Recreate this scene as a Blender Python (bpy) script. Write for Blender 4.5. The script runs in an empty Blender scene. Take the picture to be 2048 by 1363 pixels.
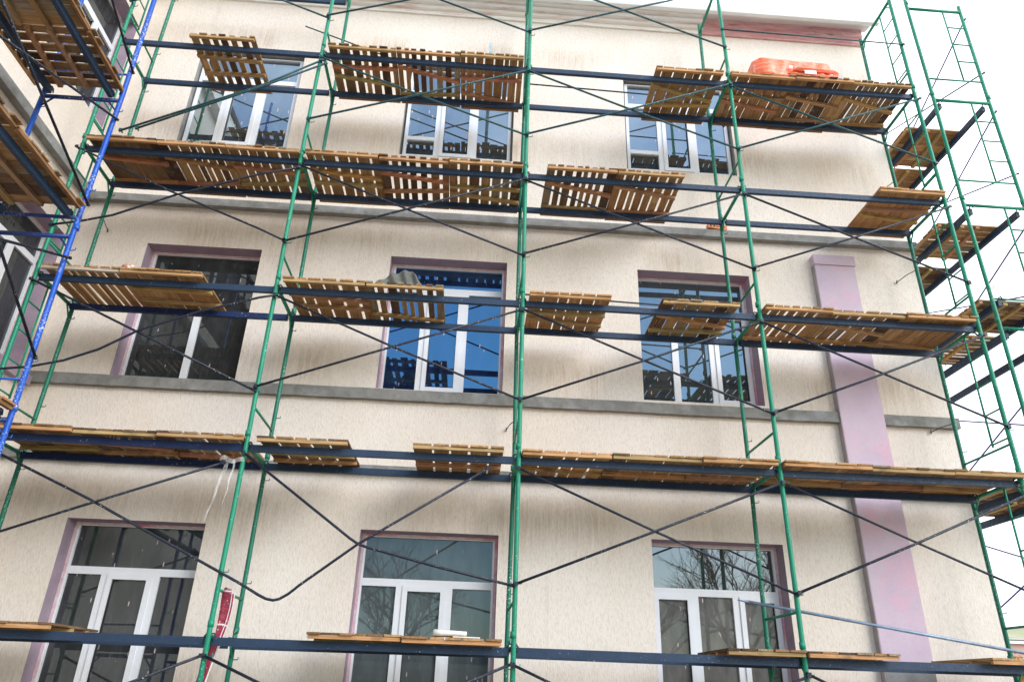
import bpy, math, random
from mathutils import Vector, Matrix
S = bpy.context.scene
C = S.collection
rnd = random.Random(7)
R = math.radians

# ------------------------------------------------------------------ camera
cam = bpy.data.cameras.new("camera"); co = bpy.data.objects.new("camera", cam); C.objects.link(co)
cam.sensor_width = 36; cam.lens = 36 * 1459.9 / 2048; cam.clip_end = 2000; cam.clip_start = 0.05
co.location = (-0.4867, -8.0198, -0.3983); co.rotation_euler = (2.0178, -0.0304, -0.0630)
S.camera = co

# ------------------------------------------------------------------ sky and sun
SUN_EL, SUN_AZ = R(28), R(135)
w = bpy.data.worlds.new("World"); S.world = w; w.use_nodes = True
N = w.node_tree.nodes; L = w.node_tree.links; N.clear()
def wn(t, **k):
    n = N.new(t)
    for a, b in k.items(): setattr(n, a, b)
    return n
sky = wn('ShaderNodeTexSky', sky_type='NISHITA', sun_disc=False, sun_elevation=SUN_EL, sun_rotation=SUN_AZ)
sky.air_density = 1.3; sky.dust_density = 0.6; sky.ozone_density = 3.0
tc = wn('ShaderNodeTexCoord')
noi = wn('ShaderNodeTexNoise'); noi.inputs['Scale'].default_value = 2.3; noi.inputs['Detail'].default_value = 7; noi.inputs['Roughness'].default_value = .55
mp = wn('ShaderNodeMapping'); mp.inputs['Scale'].default_value = (1, 1, 2.2); mp.inputs['Location'].default_value = (.35, .1, .6)
L.new(tc.outputs['Generated'], mp.inputs['Vector']); L.new(mp.outputs[0], noi.inputs['Vector'])
sep = wn('ShaderNodeSeparateXYZ'); L.new(tc.outputs['Generated'], sep.inputs[0])
m1 = wn('ShaderNodeMath', operation='MULTIPLY_ADD'); m1.inputs[1].default_value = 0.62; m1.inputs[2].default_value = 0.12; L.new(sep.outputs['Y'], m1.inputs[0])
m2 = wn('ShaderNodeMath', operation='ADD'); L.new(m1.outputs[0], m2.inputs[0]); L.new(noi.outputs[0], m2.inputs[1])
mr = wn('ShaderNodeMapRange'); mr.inputs['From Min'].default_value = .12; mr.inputs['From Max'].default_value = .62; L.new(m2.outputs[0], mr.inputs['Value'])
mx = wn('ShaderNodeMix', data_type='RGBA'); L.new(mr.outputs[0], mx.inputs[0]); L.new(sky.outputs[0], mx.inputs[6])
noi2 = wn('ShaderNodeTexNoise'); noi2.inputs['Scale'].default_value = 4; noi2.inputs['Detail'].default_value = 6; L.new(mp.outputs[0], noi2.inputs['Vector'])
cr = wn('ShaderNodeValToRGB'); cr.color_ramp.elements[0].color = (6.6, 7.0, 7.7, 1); cr.color_ramp.elements[0].position = .35
cr.color_ramp.elements[1].color = (9.6, 9.8, 10.2, 1); cr.color_ramp.elements[1].position = .62
L.new(noi2.outputs[0], cr.inputs[0]); L.new(cr.outputs[0], mx.inputs[7])
bg = wn('ShaderNodeBackground'); bg.inputs[1].default_value = 0.13
L.new(mx.outputs[2], bg.inputs[0]); L.new(bg.outputs[0], wn('ShaderNodeOutputWorld').inputs[0])
sl = bpy.data.lights.new("sun", 'SUN'); sl.energy = 1.45; sl.angle = R(36); sl.color = (1, .975, .94)
so = bpy.data.objects.new("sun", sl); C.objects.link(so)
d = Vector((math.sin(SUN_AZ) * math.cos(SUN_EL), math.cos(SUN_AZ) * math.cos(SUN_EL), math.sin(SUN_EL)))
so.rotation_euler = d.to_track_quat('Z', 'Y').to_euler()
S.view_settings.view_transform = 'Standard'; S.view_settings.look = 'None'; S.view_settings.gamma = 1
S.view_settings.exposure = 1.04

# ------------------------------------------------------------------ materials
class G:
    """small node helper"""
    def __init__(s, name):
        s.m = bpy.data.materials.new(name); s.m.use_nodes = True; s.t = s.m.node_tree; s.b = s.t.nodes['Principled BSDF']
    def n(s, t, ins=None, **k):
        x = s.t.nodes.new(t)
        for a, b in k.items(): setattr(x, a, b)
        for a, b in (ins or {}).items():
            if hasattr(b, 'is_output'): s.t.links.new(b, x.inputs[a])
            else: x.inputs[a].default_value = b
        return x
    def l(s, a, b): s.t.links.new(a, b)
    def co(s, kind='Object', scale=(1, 1, 1)):
        return s.n('ShaderNodeMapping', {'Vector': s.n('ShaderNodeTexCoord').outputs[kind], 'Scale': scale}).outputs[0]
    def noise(s, vec, sc, det=5, rough=.55):
        return s.n('ShaderNodeTexNoise', {'Vector': vec, 'Scale': sc, 'Detail': det, 'Roughness': rough}).outputs[0]
    def ramp(s, v, a, b, lo=0., hi=1.):
        return s.n('ShaderNodeMapRange', {'Value': v, 'From Min': a, 'From Max': b, 'To Min': lo, 'To Max': hi}).outputs[0]
    def mix(s, f, a, b, bt='MIX'):
        x = s.n('ShaderNodeMix', data_type='RGBA', blend_type=bt)
        for i, v in ((0, f), (6, a), (7, b)):
            if hasattr(v, 'is_output'): s.l(v, x.inputs[i])
            else: x.inputs[i].default_value = v if i == 0 else (*v[:3], 1)
        return x.outputs[2]
    def math(s, op, a, b=0.):
        x = s.n('ShaderNodeMath', operation=op)
        for i, v in ((0, a), (1, b)):
            if hasattr(v, 'is_output'): s.l(v, x.inputs[i])
            else: x.inputs[i].default_value = v
        return x.outputs[0]
    def out(s, col=None, rough=None, bump=None, bs=.3, dist=.004, spec=None):
        if col is not None:
            if hasattr(col, 'is_output'): s.l(col, s.b.inputs['Base Color'])
            else: s.b.inputs['Base Color'].default_value = (*col, 1)
        if rough is not None:
            if hasattr(rough, 'is_output'): s.l(rough, s.b.inputs['Roughness'])
            else: s.b.inputs['Roughness'].default_value = rough
        if spec is not None: s.b.inputs['Specular IOR Level'].default_value = spec
        if bump is not None:
            b = s.n('ShaderNodeBump', {'Height': bump, 'Strength': bs, 'Distance': dist}); s.l(b.outputs[0], s.b.inputs['Normal'])
        return s.m

def stucco():
    g = G('stucco')
    p = g.co('Object')
    gro = g.noise(g.co('Object', (1, 1, .20)), 88, 5, .66)          # scratched "bark" grooves
    gro2 = g.noise(g.co('Object', (1, 1, .22)), 120, 3, .6)
    gm = g.ramp(gro, .46, .74)
    big = g.noise(p, .55, 4, .5); med = g.noise(g.co('Object', (1, 1, .35)), 2.4, 5, .6)
    base = g.mix(g.ramp(big, .35, .65), (.745, .668, .590), (.80, .742, .685))
    base = g.mix(g.math('MULTIPLY', gm, .50), base, (.43, .34, .24))
    base = g.mix(g.math('MULTIPLY', g.ramp(gro2, .55, .75), .25), base, (.42, .35, .27))
    # dirt splashes plus deck shade painted as a brown band under each working level (levels 2 m apart)
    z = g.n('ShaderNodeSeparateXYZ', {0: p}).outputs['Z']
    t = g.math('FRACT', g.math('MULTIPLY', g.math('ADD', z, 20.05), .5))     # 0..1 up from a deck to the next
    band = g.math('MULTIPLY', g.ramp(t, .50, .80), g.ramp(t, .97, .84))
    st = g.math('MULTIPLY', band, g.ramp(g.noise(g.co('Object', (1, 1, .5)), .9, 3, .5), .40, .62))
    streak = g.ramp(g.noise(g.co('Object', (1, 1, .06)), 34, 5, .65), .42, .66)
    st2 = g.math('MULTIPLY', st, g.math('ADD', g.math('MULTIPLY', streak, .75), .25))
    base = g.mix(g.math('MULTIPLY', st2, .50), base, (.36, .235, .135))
    # rusty runs
    run = g.math('MULTIPLY', g.ramp(g.noise(g.co('Object', (1, 1, .05)), 5.5, 4, .6), .60, .74), g.ramp(med, .45, .7))
    base = g.mix(g.math('MULTIPLY', run, .32), base, (.42, .28, .15))
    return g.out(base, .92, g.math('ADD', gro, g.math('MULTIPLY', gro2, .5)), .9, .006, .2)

def plaster(name, a, b, sc=3, rough=.9, patch=None, pk=.6):
    g = G(name); p = g.co('Object')
    c = g.mix(g.ramp(g.noise(p, sc, 6, .6), .3, .7), a, b)
    if patch:
        c = g.mix(g.math('MULTIPLY', g.ramp(g.noise(p, 2.1, 5, .6), .55, .68), pk), c, patch)
    c = g.mix(g.math('MULTIPLY', g.ramp(g.noise(p, 40, 4), .5, .8), .25), c, tuple(x * .6 for x in a))
    return g.out(c, rough, g.noise(p, 60, 5), .35, .004, .25)

def paint(name, col, speck=.06, wear=(.25, .2, .16), rough=.42, spk=(.6, .62, .58)):
    g = G(name); p = g.co('Object')
    c = g.mix(g.ramp(g.noise(p, 3, 4), .3, .7), col, tuple(min(1, x * 1.35 + .004) for x in col))
    f = g.noise(p, 55, 3, .5); big = g.noise(p, 2.6, 3)
    m = g.math('MULTIPLY', g.ramp(f, .66 - speck, .70 - speck), g.ramp(big, .45, .6))
    c = g.mix(m, c, spk)
    c = g.mix(g.ramp(g.noise(p, 24, 4, .7), .70, .74), c, wear)
    return g.out(c, g.ramp(g.noise(p, 30), .3, .7, rough - .08, rough + .18), g.noise(p, 90), .12, .002, .4)

def wood():
    g = G('weathered_wood')
    a = g.n('ShaderNodeAttribute', attribute_name='tint').outputs['Color']
    av = g.n('ShaderNodeAttribute', attribute_name='grain').outputs['Vector']
    gr = g.n('ShaderNodeTexNoise', {'Vector': g.n('ShaderNodeMapping', {'Vector': av, 'Scale': (42, 2.2, 42)}).outputs[0], 'Scale': 1.0, 'Detail': 6, 'Roughness': .6, 'Distortion': .6}).outputs[0]
    fine = g.n('ShaderNodeTexNoise', {'Vector': g.n('ShaderNodeMapping', {'Vector': av, 'Scale': (160, 5, 160)}).outputs[0], 'Scale': 1.0, 'Detail': 3}).outputs[0]
    blot = g.noise(av, 3.5, 4)
    knot = g.n('ShaderNodeTexVoronoi', {'Vector': g.n('ShaderNodeMapping', {'Vector': av, 'Scale': (7, 3.2, 7)}).outputs[0], 'Scale': 1.0}).outputs['Distance']
    c = g.mix(g.ramp(gr, .35, .7), g.mix(1., a, (.62, .60, .58), 'MULTIPLY'), g.mix(1., a, (1.25, 1.22, 1.15), 'MULTIPLY'))
    c = g.mix(g.math('MULTIPLY', g.ramp(fine, .55, .75), .35), c, (.06, .035, .02))
    c = g.mix(g.math('MULTIPLY', g.ramp(blot, .56, .72), .5), c, (.075, .05, .035))
    c = g.mix(g.ramp(knot, .07, .03), c, (.05, .028, .015))
    c = g.mix(g.math('MULTIPLY', g.ramp(g.noise(av, 9, 6, .75), .56, .70), .5), c, (.34, .29, .24))
    return g.out(c, .82, gr, .45, .003, .25)

def glass(name, tint=(.80, .9, 1.0), dark=(.018, .022, .024), refl=.36, dirt=.06, film=0.):
    g = G(name); p = g.co('Object')
    wav = g.noise(p, 1.3, 2)
    bmp = g.n('ShaderNodeBump', {'Height': wav, 'Strength': .05, 'Distance': .02})
    base = g.mix(g.math('MULTIPLY', g.ramp(g.noise(g.co('Object', (1, 1, .3)), 5, 5, .6), .4, .75), .7), dark, tuple(x * 2.6 + .012 for x in dark))
    dif = g.n('ShaderNodeBsdfDiffuse', {'Color': base})
    gl = g.n('ShaderNodeBsdfGlossy', {'Color': (*tint, 1), 'Roughness': .012, 'Normal': bmp.outputs[0]})
    fr = g.n('ShaderNodeFresnel', {'IOR': 1.5}).outputs[0]
    f = g.math('MINIMUM', g.math('ADD', g.math('MULTIPLY', fr, .9), refl), .95)
    s1 = g.n('ShaderNodeMixShader', {0: f}); g.l(dif.outputs[0], s1.inputs[1]); g.l(gl.outputs[0], s1.inputs[2])
    # dust film, streaks and paint drops on the pane
    v = g.n('ShaderNodeTexVoronoi', {'Vector': g.co('Object', (1, 1, .25)), 'Scale': 17.0, 'Randomness': 1.0})
    rare = g.ramp(g.noise(p, 4.3, 3), .46, .56)
    drops = g.math('MULTIPLY', g.ramp(g.math('ADD', v.outputs['Distance'], g.math('MULTIPLY', g.n('ShaderNodeSeparateXYZ', {0: v.outputs['Color']}).outputs[1], .13)), .27, .21), g.math('MULTIPLY', rare, g.ramp(g.n('ShaderNodeSeparateXYZ', {0: v.outputs['Color']}).outputs[0], .50, .54)))
    smear = g.math('MULTIPLY', g.ramp(g.noise(g.co('Object', (1, 1, .12)), 26, 5, .6), .55, .8), .11)
    dd = g.math('MINIMUM', g.math('ADD', g.math('ADD', g.math('MULTIPLY', drops, .8), smear), dirt + film), 1.)
    dc = g.mix(drops, (.30, .31, .31), (.68, .52, .54))
    dif2 = g.n('ShaderNodeBsdfDiffuse', {'Color': dc})
    s2 = g.n('ShaderNodeMixShader', {0: dd}); g.l(s1.outputs[0], s2.inputs[1]); g.l(dif2.outputs[0], s2.inputs[2])
    g.l(s2.outputs[0], g.t.nodes['Material Output'].inputs[0])
    return g.m

def plain(name, col, rough=.6, metal=0., sc=12, var=.25, bump=.2):
    g = G(name); p = g.co('Object')
    c = g.mix(g.ramp(g.noise(p, sc, 5), .3, .7), tuple(x * (1 - var) for x in col), tuple(min(1, x * (1 + var)) for x in col))
    g.b.inputs['Metallic'].default_value = metal
    return g.out(c, rough, g.noise(p, sc * 4), bump, .003)

def cornice_mat():
    g = G('cornice_paint'); p = g.co('Object')
    c = g.mix(g.ramp(g.noise(g.co('Object', (.3, 1, 1)), 6, 6, .6), .3, .7), (.78, .75, .71), (.87, .86, .84))
    c = g.mix(g.math('MULTIPLY', g.ramp(g.noise(g.co('Object', (.5, 3, 3)), 2.2, 6, .65), .58, .68), .5), c, (.58, .42, .36))
    c = g.mix(g.math('MULTIPLY', g.ramp(g.noise(g.co('Object', (.5, 4, 6)), 4, 5, .6), .55, .68), .6), c, (.62, .36, .35))
    return g.out(c, .85, g.noise(p, 30), .4, .006)
def pink_mat():
    g = G('bare_pink_cornice'); p = g.co('Object', (.35, 2, 3))
    c = g.mix(g.ramp(g.noise(p, 3, 6, .65), .35, .68), (.52, .22, .24), (.74, .52, .52))
    c = g.mix(g.math('MULTIPLY', g.ramp(g.noise(p, 5, 6, .7), .56, .66), .8), c, (.24, .10, .08))
    return g.out(c, .9, g.noise(p, 20), .6, .01)

M = dict(
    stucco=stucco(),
    band=plaster('grey_render', (.17, .167, .155), (.27, .268, .255), 7, patch=(.36, .38, .40), pk=.6),
    mauve=plaster('mauve_render', (.30, .235, .30), (.40, .315, .385), 4, patch=(.50, .28, .38), pk=.5),
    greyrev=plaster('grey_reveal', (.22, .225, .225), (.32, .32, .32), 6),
    pink=plaster('pink_primer', (.58, .36, .42), (.70, .62, .62), 14, patch=(.62, .16, .28), pk=.8),
    lilac=plaster('lilac_paint', (.53, .42, .52), (.62, .51, .59), 1.5, patch=(.70, .40, .50), pk=.55),
    lilacside=plaster('pilaster_side_grey', (.30, .27, .29), (.40, .36, .38), 5),
    cornice=cornice_mat(), bare=pink_mat(),
    upvc=plain('white_pvc', (.74, .76, .80), .35, 0, 3, .03, .02),
    gutter=plain('white_gutter_metal', (.72, .74, .75), .4, 0, 2, .05, .03),
    roof=plain('roof_sheet', (.25, .26, .27), .6),
    gasket=plain('black_gasket', (.015, .015, .017), .6),
    green=paint('green_paint', (.002, .18, .105), .01),
    greend=paint('shaded_specked_green_paint', (.002, .125, .078), .05),  # same green, more specked, with the shade on the back standards painted in
    blue=paint('blue_paint', (.001, .062, .36), .07),
    blued=paint('dark_blue_paint', (.008, .03, .16), .05),
    navy=paint('navy_paint', (.006, .010, .022), .02, (.10, .09, .09), .45, (.5, .52, .5)),
    teal=paint('dark_teal_tone', (.006, .05, .06), .02, (.05, .05, .05), .45),  # upper braces: lens fringe and brightness put into the colour
    violet=paint('dark_violet_paint', (.03, .02, .16), .02, (.05, .05, .05), .45),
    beam=paint('navy_beam_paint', (.009, .026, .058), -.03, (.04, .035, .03), .55, (.35, .4, .45)),
    beamb=paint('blue_beam_paint', (.003, .016, .070), -.01, (.30, .12, .04), .5, (.35, .4, .45)),
    steel=plain('bluish_steel', (.20, .27, .38), .45, .3),
    wire=plain('black_wire', (.012, .012, .014), .6),
    wood=wood(),
    glassm=glass('window_glass', tint=(.62, .86, 1.0), refl=.22), glassb=glass('blue_window_glass', (.30, .68, 1.0), (.003, .010, .04), .24, .01),  # glassb: blue of the mirrored sky put into tint and base
    glassd=glass('dim_window_glass', (.7, .8, .85), (.016, .018, .019), .05, .03, .0),
    glassg=glass('dusty_window_glass', (.6, .8, .9), (.030, .042, .047), .04, .07, .05),
    glasst=glass('pale_window_glass', tint=(.74, .90, 1.0), refl=.34, dirt=.04),
    glassq=glass('grey_window_glass', tint=(.88, .92, .95), refl=.17, dirt=.03),
    glassn=glass('light_base_glass', (.7, .8, .85), (.085, .082, .076), .0, .05, .02),  # lighter grey-brown base with a weak mirror
    slate=plain('grey_asbestos_sheet', (.105, .11, .095), .9),
    brickc=plain('orange_clay', (.62, .22, .09), .85),
    tarp=None,
)

# ------------------------------------------------------------------ geometry helpers
class MB:
    def __init__(s): s.v = []; s.f = []; s.mi = []; s.tint = []; s.gr = []; s.cur = 0; s.ct = (1, 1, 1); s.go = (0, 0, 0); s.ga = 1; s.sm = []
    def face(s, idx, smooth=False): s.f.append(idx); s.mi.append(s.cur); s.sm.append(smooth)
    def vert(s, p):
        s.v.append(tuple(p)); s.tint.append(s.ct)
        q = (p[0] + s.go[0], p[1] + s.go[1], p[2] + s.go[2])
        s.gr.append(q if s.ga == 1 else (q[1], q[0], q[2]))
        return len(s.v) - 1
    def box(s, a, b, M4=None, bev=0.):
        (x0, y0, z0), (x1, y1, z1) = a, b
        P = [(x, y, z) for z in (z0, z1) for y in (y0, y1) for x in (x0, x1)]
        i0 = len(s.v)
        for p in P:
            s.vert(M4 @ Vector(p) if M4 else p)
        for q in ((0, 2, 3, 1), (4, 5, 7, 6), (0, 1, 5, 4), (2, 6, 7, 3), (0, 4, 6, 2), (1, 3, 7, 5)):
            s.face([i0 + k for k in q])
    def tube(s, pts, r, n=8, cap=True):
        pts = [Vector(p) for p in pts]; rings = []
        up = None
        for i, p in enumerate(pts):
            t = (pts[min(i + 1, len(pts) - 1)] - pts[max(i - 1, 0)]).normalized()
            if up is None: up = Vector((0, 0, 1)) if abs(t.z) < .9 else Vector((0, 1, 0))
            a = t.cross(up).normalized(); b = a.cross(t).normalized(); up = b
            rr = r[i] if isinstance(r, (list, tuple)) else r
            rings.append([s.vert(p + a * (rr * math.cos(k * 2 * math.pi / n)) + b * (rr * math.sin(k * 2 * math.pi / n))) for k in range(n)])
        for A, B in zip(rings, rings[1:]):
            for k in range(n): s.face([A[k], A[(k + 1) % n], B[(k + 1) % n], B[k]], True)
        if cap: s.face(rings[0][::-1]); s.face(rings[-1])
    def beam(s, a, b, wd, ht):
        """rectangular section along a-b, ht along z-ish"""
        a = Vector(a); b = Vector(b); t = (b - a).normalized(); side = t.cross(Vector((0, 0, 1))).normalized(); up = side.cross(t)
        i0 = len(s.v)
        for p in (a, b):
            for u, v in ((-1, -1), (1, -1), (1, 1), (-1, 1)): s.vert(p + side * (u * wd / 2) + up * (v * ht / 2))
        for k in range(4): s.face([i0 + k, i0 + (k + 1) % 4, i0 + 4 + (k + 1) % 4, i0 + 4 + k])
        s.face([i0 + 3, i0 + 2, i0 + 1, i0]); s.face([i0 + 4, i0 + 5, i0 + 6, i0 + 7])
    def quad(s, *p):
        s.face([s.vert(q) for q in p])
    def build(s, name, mats, parent=None, loc=None):
        me = bpy.data.meshes.new(name); me.from_pydata(s.v, [], s.f)
        if not isinstance(mats, (list, tuple)): mats = [mats]
        for m in mats: me.materials.append(m)
        me.polygons.foreach_set('material_index', s.mi); me.polygons.foreach_set('use_smooth', s.sm)
        ca = me.color_attributes.new('tint', 'FLOAT_COLOR', 'POINT')
        ca.data.foreach_set('color', [c for t in s.tint for c in (*t, 1)])
        ga = me.attributes.new('grain', 'FLOAT_VECTOR', 'POINT'); ga.data.foreach_set('vector', [c for t in s.gr for c in t])
        me.validate(); me.update()
        o = bpy.data.objects.new(name, me); C.objects.link(o)
        if parent: o.parent = parent
        if loc: o.location = loc
        return o
def tag(o, label=None, cat=None, group=None, kind=None):
    for k, v in (('label', label), ('category', cat), ('group', group), ('kind', kind)):
        if v: o[k] = v
    return o
def empty(name, loc=(0, 0, 0), rz=0., ry=0., rx=0.):
    o = bpy.data.objects.new(name, None); C.objects.link(o); o.location = loc; o.rotation_euler = (rx, ry, rz); o.empty_display_size = .2; return o

# ------------------------------------------------------------------ setting
GZ = -2.0
def ground():
    mb = MB(); n = 60
    g = G('trodden_earth'); p = g.co('Object')
    c = g.mix(g.ramp(g.noise(p, 1.2, 8, .6), .3, .7), (.36, .32, .27), (.46, .42, .37))
    c = g.mix(g.ramp(g.noise(p, .12, 6), .5, .6), c, (.09, .10, .05))
    m = g.out(c, .95, g.noise(p, 14), .6, .03)
    idx = {}
    xs = [-700, -300, -120, -60, -30, -15, -8, 0, 8, 15, 30, 60, 120, 300, 700]
    for i, x in enumerate(xs):
        for j, y in enumerate(xs):
            idx[i, j] = mb.vert((x, y, GZ))
    for i in range(len(xs) - 1):
        for j in range(len(xs) - 1): mb.face([idx[i, j], idx[i + 1, j], idx[i + 1, j + 1], idx[i, j + 1]])
    tag(mb.build('ground', m), kind='structure')
    # far hill at the right, behind the building
    hb = MB(); g = G('pale_grass_hill'); p = g.co('Object')
    c = g.mix(g.ramp(g.noise(p, .05, 7, .7), .35, .65), (.20, .22, .13), (.33, .32, .20))
    m = g.out(c, .95, g.noise(p, .5), .5, .5)
    nx, ny = 60, 16; X0, X1 = 60, 420; idx = {}
    for i in range(nx + 1):
        for j in range(ny + 1):
            x = X0 + (X1 - X0) * i / nx; y = 190 + 110 * j / ny
            t = math.sin(math.pi * j / ny) ** .8 * (math.sin(math.pi * i / nx) ** .35)
            z = GZ - .4 + t * (29 + 2 * math.sin(x * .03) + 1.5 * math.sin(x * .11 + y * .07))
            idx[i, j] = hb.vert((x, y, z))
    for i in range(nx):
        for j in range(ny): hb.face([idx[i, j], idx[i + 1, j], idx[i + 1, j + 1], idx[i, j + 1]], True)
    tag(hb.build('hill', m), kind='structure')
ground()

# ------------------------------------------------------------------ building
WY, XL, XR, ZT = 1.315, -6.42, 6.20, 10.62
bld = empty('building', (0, WY, GZ))
tag(bld, 'three storey cream rendered building under renovation with pink pilaster and white windows', 'building')
def bpart(mb, name, mats, parent=None):
    o = mb.build(name, mats, parent or bld)
    if parent is None: o.location = (0, -WY, -GZ)
    return o
def wall_mesh(u0, u1, z0, z1, holes, place, thick=.42, depth=.26):
    """front/back sheets with holes (u0,u1,z0,z1,mat index) joined by reveals; place(u,d,z)->xyz, d = depth into wall"""
    mb = MB(); mats = [M['stucco'], M['mauve'], M['greyrev']]
    us = sorted({u0, u1, *[h[0] for h in holes], *[h[1] for h in holes]}); zs = sorted({z0, z1, *[h[2] for h in holes], *[h[3] for h in holes]})
    for a, b in zip(us, us[1:]):
        for c, e in zip(zs, zs[1:]):
            if any(h[0] <= a and b <= h[1] and h[2] <= c and e <= h[3] for h in holes): continue
            mb.quad(place(a, 0, c), place(b, 0, c), place(b, 0, e), place(a, 0, e))
            mb.quad(place(a, thick, c), place(a, thick, e), place(b, thick, e), place(b, thick, c))
    for a, b, c, e, k in holes:
        mb.cur = k
        for (p, q), (r_, s_) in (((a, c), (a, e)), ((b, e), (b, c)), ((a, e), (b, e)), ((b, c), (a, c))):
            mb.quad(place(p, 0, q), place(r_, 0, s_), place(r_, thick, s_), place(p, thick, q))
    mb.cur = 0
    mb.quad(place(u0, 0, z0), place(u0, 0, z1), place(u0, thick, z1), place(u0, thick, z0))
    mb.quad(place(u1, 0, z0), place(u1, thick, z0), place(u1, thick, z1), place(u1, 0, z1))
    mb.quad(place(u0, 0, z1), place(u1, 0, z1), place(u1, thick, z1), place(u0, thick, z1))
    return mb, mats
fp = lambda u, d, z: (u, WY + d, z)
wp = lambda u, d, z: (XL - d, u, z)         # wing wall faces +x ; u = y
FW = [ # x0,x1,z0,z1,reveal, transom z or None, [mullion fractions], sash set, low bar (light index, z), glass, depth
 (-5.43, -3.72, 7.23, 9.23, 2, 8.67, (.31, .66), (1,), None, 'glasst'),
 (-1.94, -.13, 7.27, 9.23, 2, 8.67, (.31, .655), (1,), (0, 7.70), 'glasst'),
 (1.74, 3.55, 7.28, 9.23, 2, 8.71, (.33, .655), (1,), (0, 7.72), 'glasst'),
 (-5.41, -3.76, 3.25, 5.34, 1, 4.81, (.52,), (), None, 'glassd'),
 (-1.87, -.145, 3.26, 5.365, 1, 4.95, (.31, .665), (1,), None, 'glassb'),
 (1.82, 3.53, 3.29, 5.385, 1, 4.83, (.32, .66), (2,), None, 'glassm'),
 (-5.41, -3.745, -1.0, 1.355, 1, .78, (.30, .68), (1,), None, 'glassd'),
 (-1.845, -.12, -1.0, 1.365, 1, .775, (.30, .665), (1,), None, 'glassg'),
 (1.825, 3.525, -1.0, 1.40, 1, .80, (.33, .66), (0, 2), None, ('glassq', 'glassn')),
]
WW = [ # wing windows, u = y
 (-.70, 1.02, 7.15, 9.35, 1, 8.72, (.34, .67), (1,), None, 'glassd'),
 (-.72, 1.03, 3.14, 5.22, 1, 4.72, (.34, .67), (1,), None, 'glassd'),
 (-.72, 1.02, -1.0, 2.60, 1, 2.0, (.34, .67), (), None, 'glassd'),
 (-4.6, -2.9, 7.15, 9.35, 1, 8.72, (.5,), (1,), None, 'glassd'),
 (-4.6, -2.9, 3.14, 5.22, 1, 4.72, (.5,), (1,), None, 'glassd'),
]
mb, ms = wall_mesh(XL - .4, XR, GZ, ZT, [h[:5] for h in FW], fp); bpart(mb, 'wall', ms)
mb, ms = wall_mesh(-11, WY - .001, GZ, ZT, [h[:5] for h in WW], wp); bpart(mb, 'wing_wall', ms)
# right flank wall and rear so the block is closed
mb = MB(); mb.box((XR - .42, WY + .425, GZ), (XR, 14, ZT)); mb.box((XL - 9, 13.6, GZ), (XR - .43, 14, ZT)); mb.box((XL - 9, -11.4, GZ), (XL - .43, -11.02, ZT))
bpart(mb, 'flank_wall', M['stucco'])

def window(h, place, label=None):
    x0, x1, z0, z1, rk, zt, mull, sash, low, gk = h
    gu, gk = gk if isinstance(gk, tuple) else (gk, gk)
    D = .235 if rk == 1 else .09; fw = .062
    fs = .024 if rk == 1 else .05
    def bx(mb, a, b, c, e, d0, d1):   # u-range a..b, z-range c..e, depth d0..d1
        P = [place(a, d0, c), place(b, d1, e)]
        mb.box([min(P[0][i], P[1][i]) for i in range(3)], [max(P[0][i], P[1][i]) for i in range(3)])
    win = empty('window'); win.parent = bld; win.location = (0, -WY, -GZ)
    f = MB(); x0i, x1i, z0i, z1i = x0 + .035, x1 - .035, z0 + .03, z1 - .03
    bx(f, x0i, x0i + fs, z0i, z1i, D, D + .07); bx(f, x1i - fs, x1i, z0i, z1i, D, D + .07)
    bx(f, x0i + fs, x1i - fs, z0i, z0i + fw, D, D + .07); bx(f, x0i + fs, x1i - fs, z1i - fs * .4, z1i, D, D + .07)
    zt0, zt1 = zt - .045, zt + .045
    bx(f, x0i + fs, x1i - fs, zt0, zt1, D - .002, D + .07)
    ml = [x0i + (x1i - x0i) * q for q in mull]
    for q in ml: bx(f, q - .048, q + .048, z0i + fw, zt0, D - .001, D + .068)
    tr = MB()
    if rk == 1:  # raw primer / foam strip round the frame
        r2 = .034
        bx(tr, x0 + .001, x0 + r2, z0, z1, D - .01, D + .05); bx(tr, x1 - r2, x1 - .001, z0, z1, D - .01, D + .05)
        bx(tr, x0 + r2, x1 - r2, z1 - .029, z1 - .001, D - .01, D + .05)
        tr.build('primer_strip', M['pink'], win)
    f.build('frame', M['upvc'], win)
    edges = [x0i + fs] + [v for q in ml for v in (q - .048, q + .048)] + [x1i - fs]
    lights = list(zip(edges[0::2], edges[1::2]))
    if 1:
        p = MB(); bx(p, x0i + fs, x1i - fs, zt1, z1i - fs * .4, D + .03, D + .05); p.build('pane', M[gu], win)
    for i, (a, b) in enumerate(lights):
        c, e = z0i + fw, zt0
        if low and low[0] == i:
            k = MB(); bx(k, a, b, low[1] - .035, low[1] + .035, D, D + .06); k.build('glazing_bar', M['upvc'], win)
            p = MB(); bx(p, a, b, c, low[1] - .035, D + .03, D + .05); p.build('pane', M[gk], win); c = low[1] + .035
        if i in sash:
            k = MB(); s_ = .05
            bx(k, a - .012, a + s_, c - .012, e + .012, D - .018, D + .025); bx(k, b - s_, b + .012, c - .012, e + .012, D - .018, D + .025)
            bx(k, a + s_, b - s_, c - .012, c + s_, D - .018, D + .025); bx(k, a + s_, b - s_, e - s_, e + .012, D - .018, D + .025)
            k.build('sash', M['upvc'], win)
            k = MB(); bx(k, a + s_, a + s_ + .006, c + s_, e - s_, D + .004, D + .03); bx(k, b - s_ - .006, b - s_, c + s_, e - s_, D + .004, D + .03)
            k.build('gasket', M['gasket'], win)
            a, b, c, e = a + s_ + .006, b - s_ - .006, c + s_, e - s_
        p = MB(); bx(p, a, b, c, e, D + .03, D + .05); p.build('pane', M[gk], win)
for h in FW: window(h, fp)
for h in WW: window(h, wp)
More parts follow.
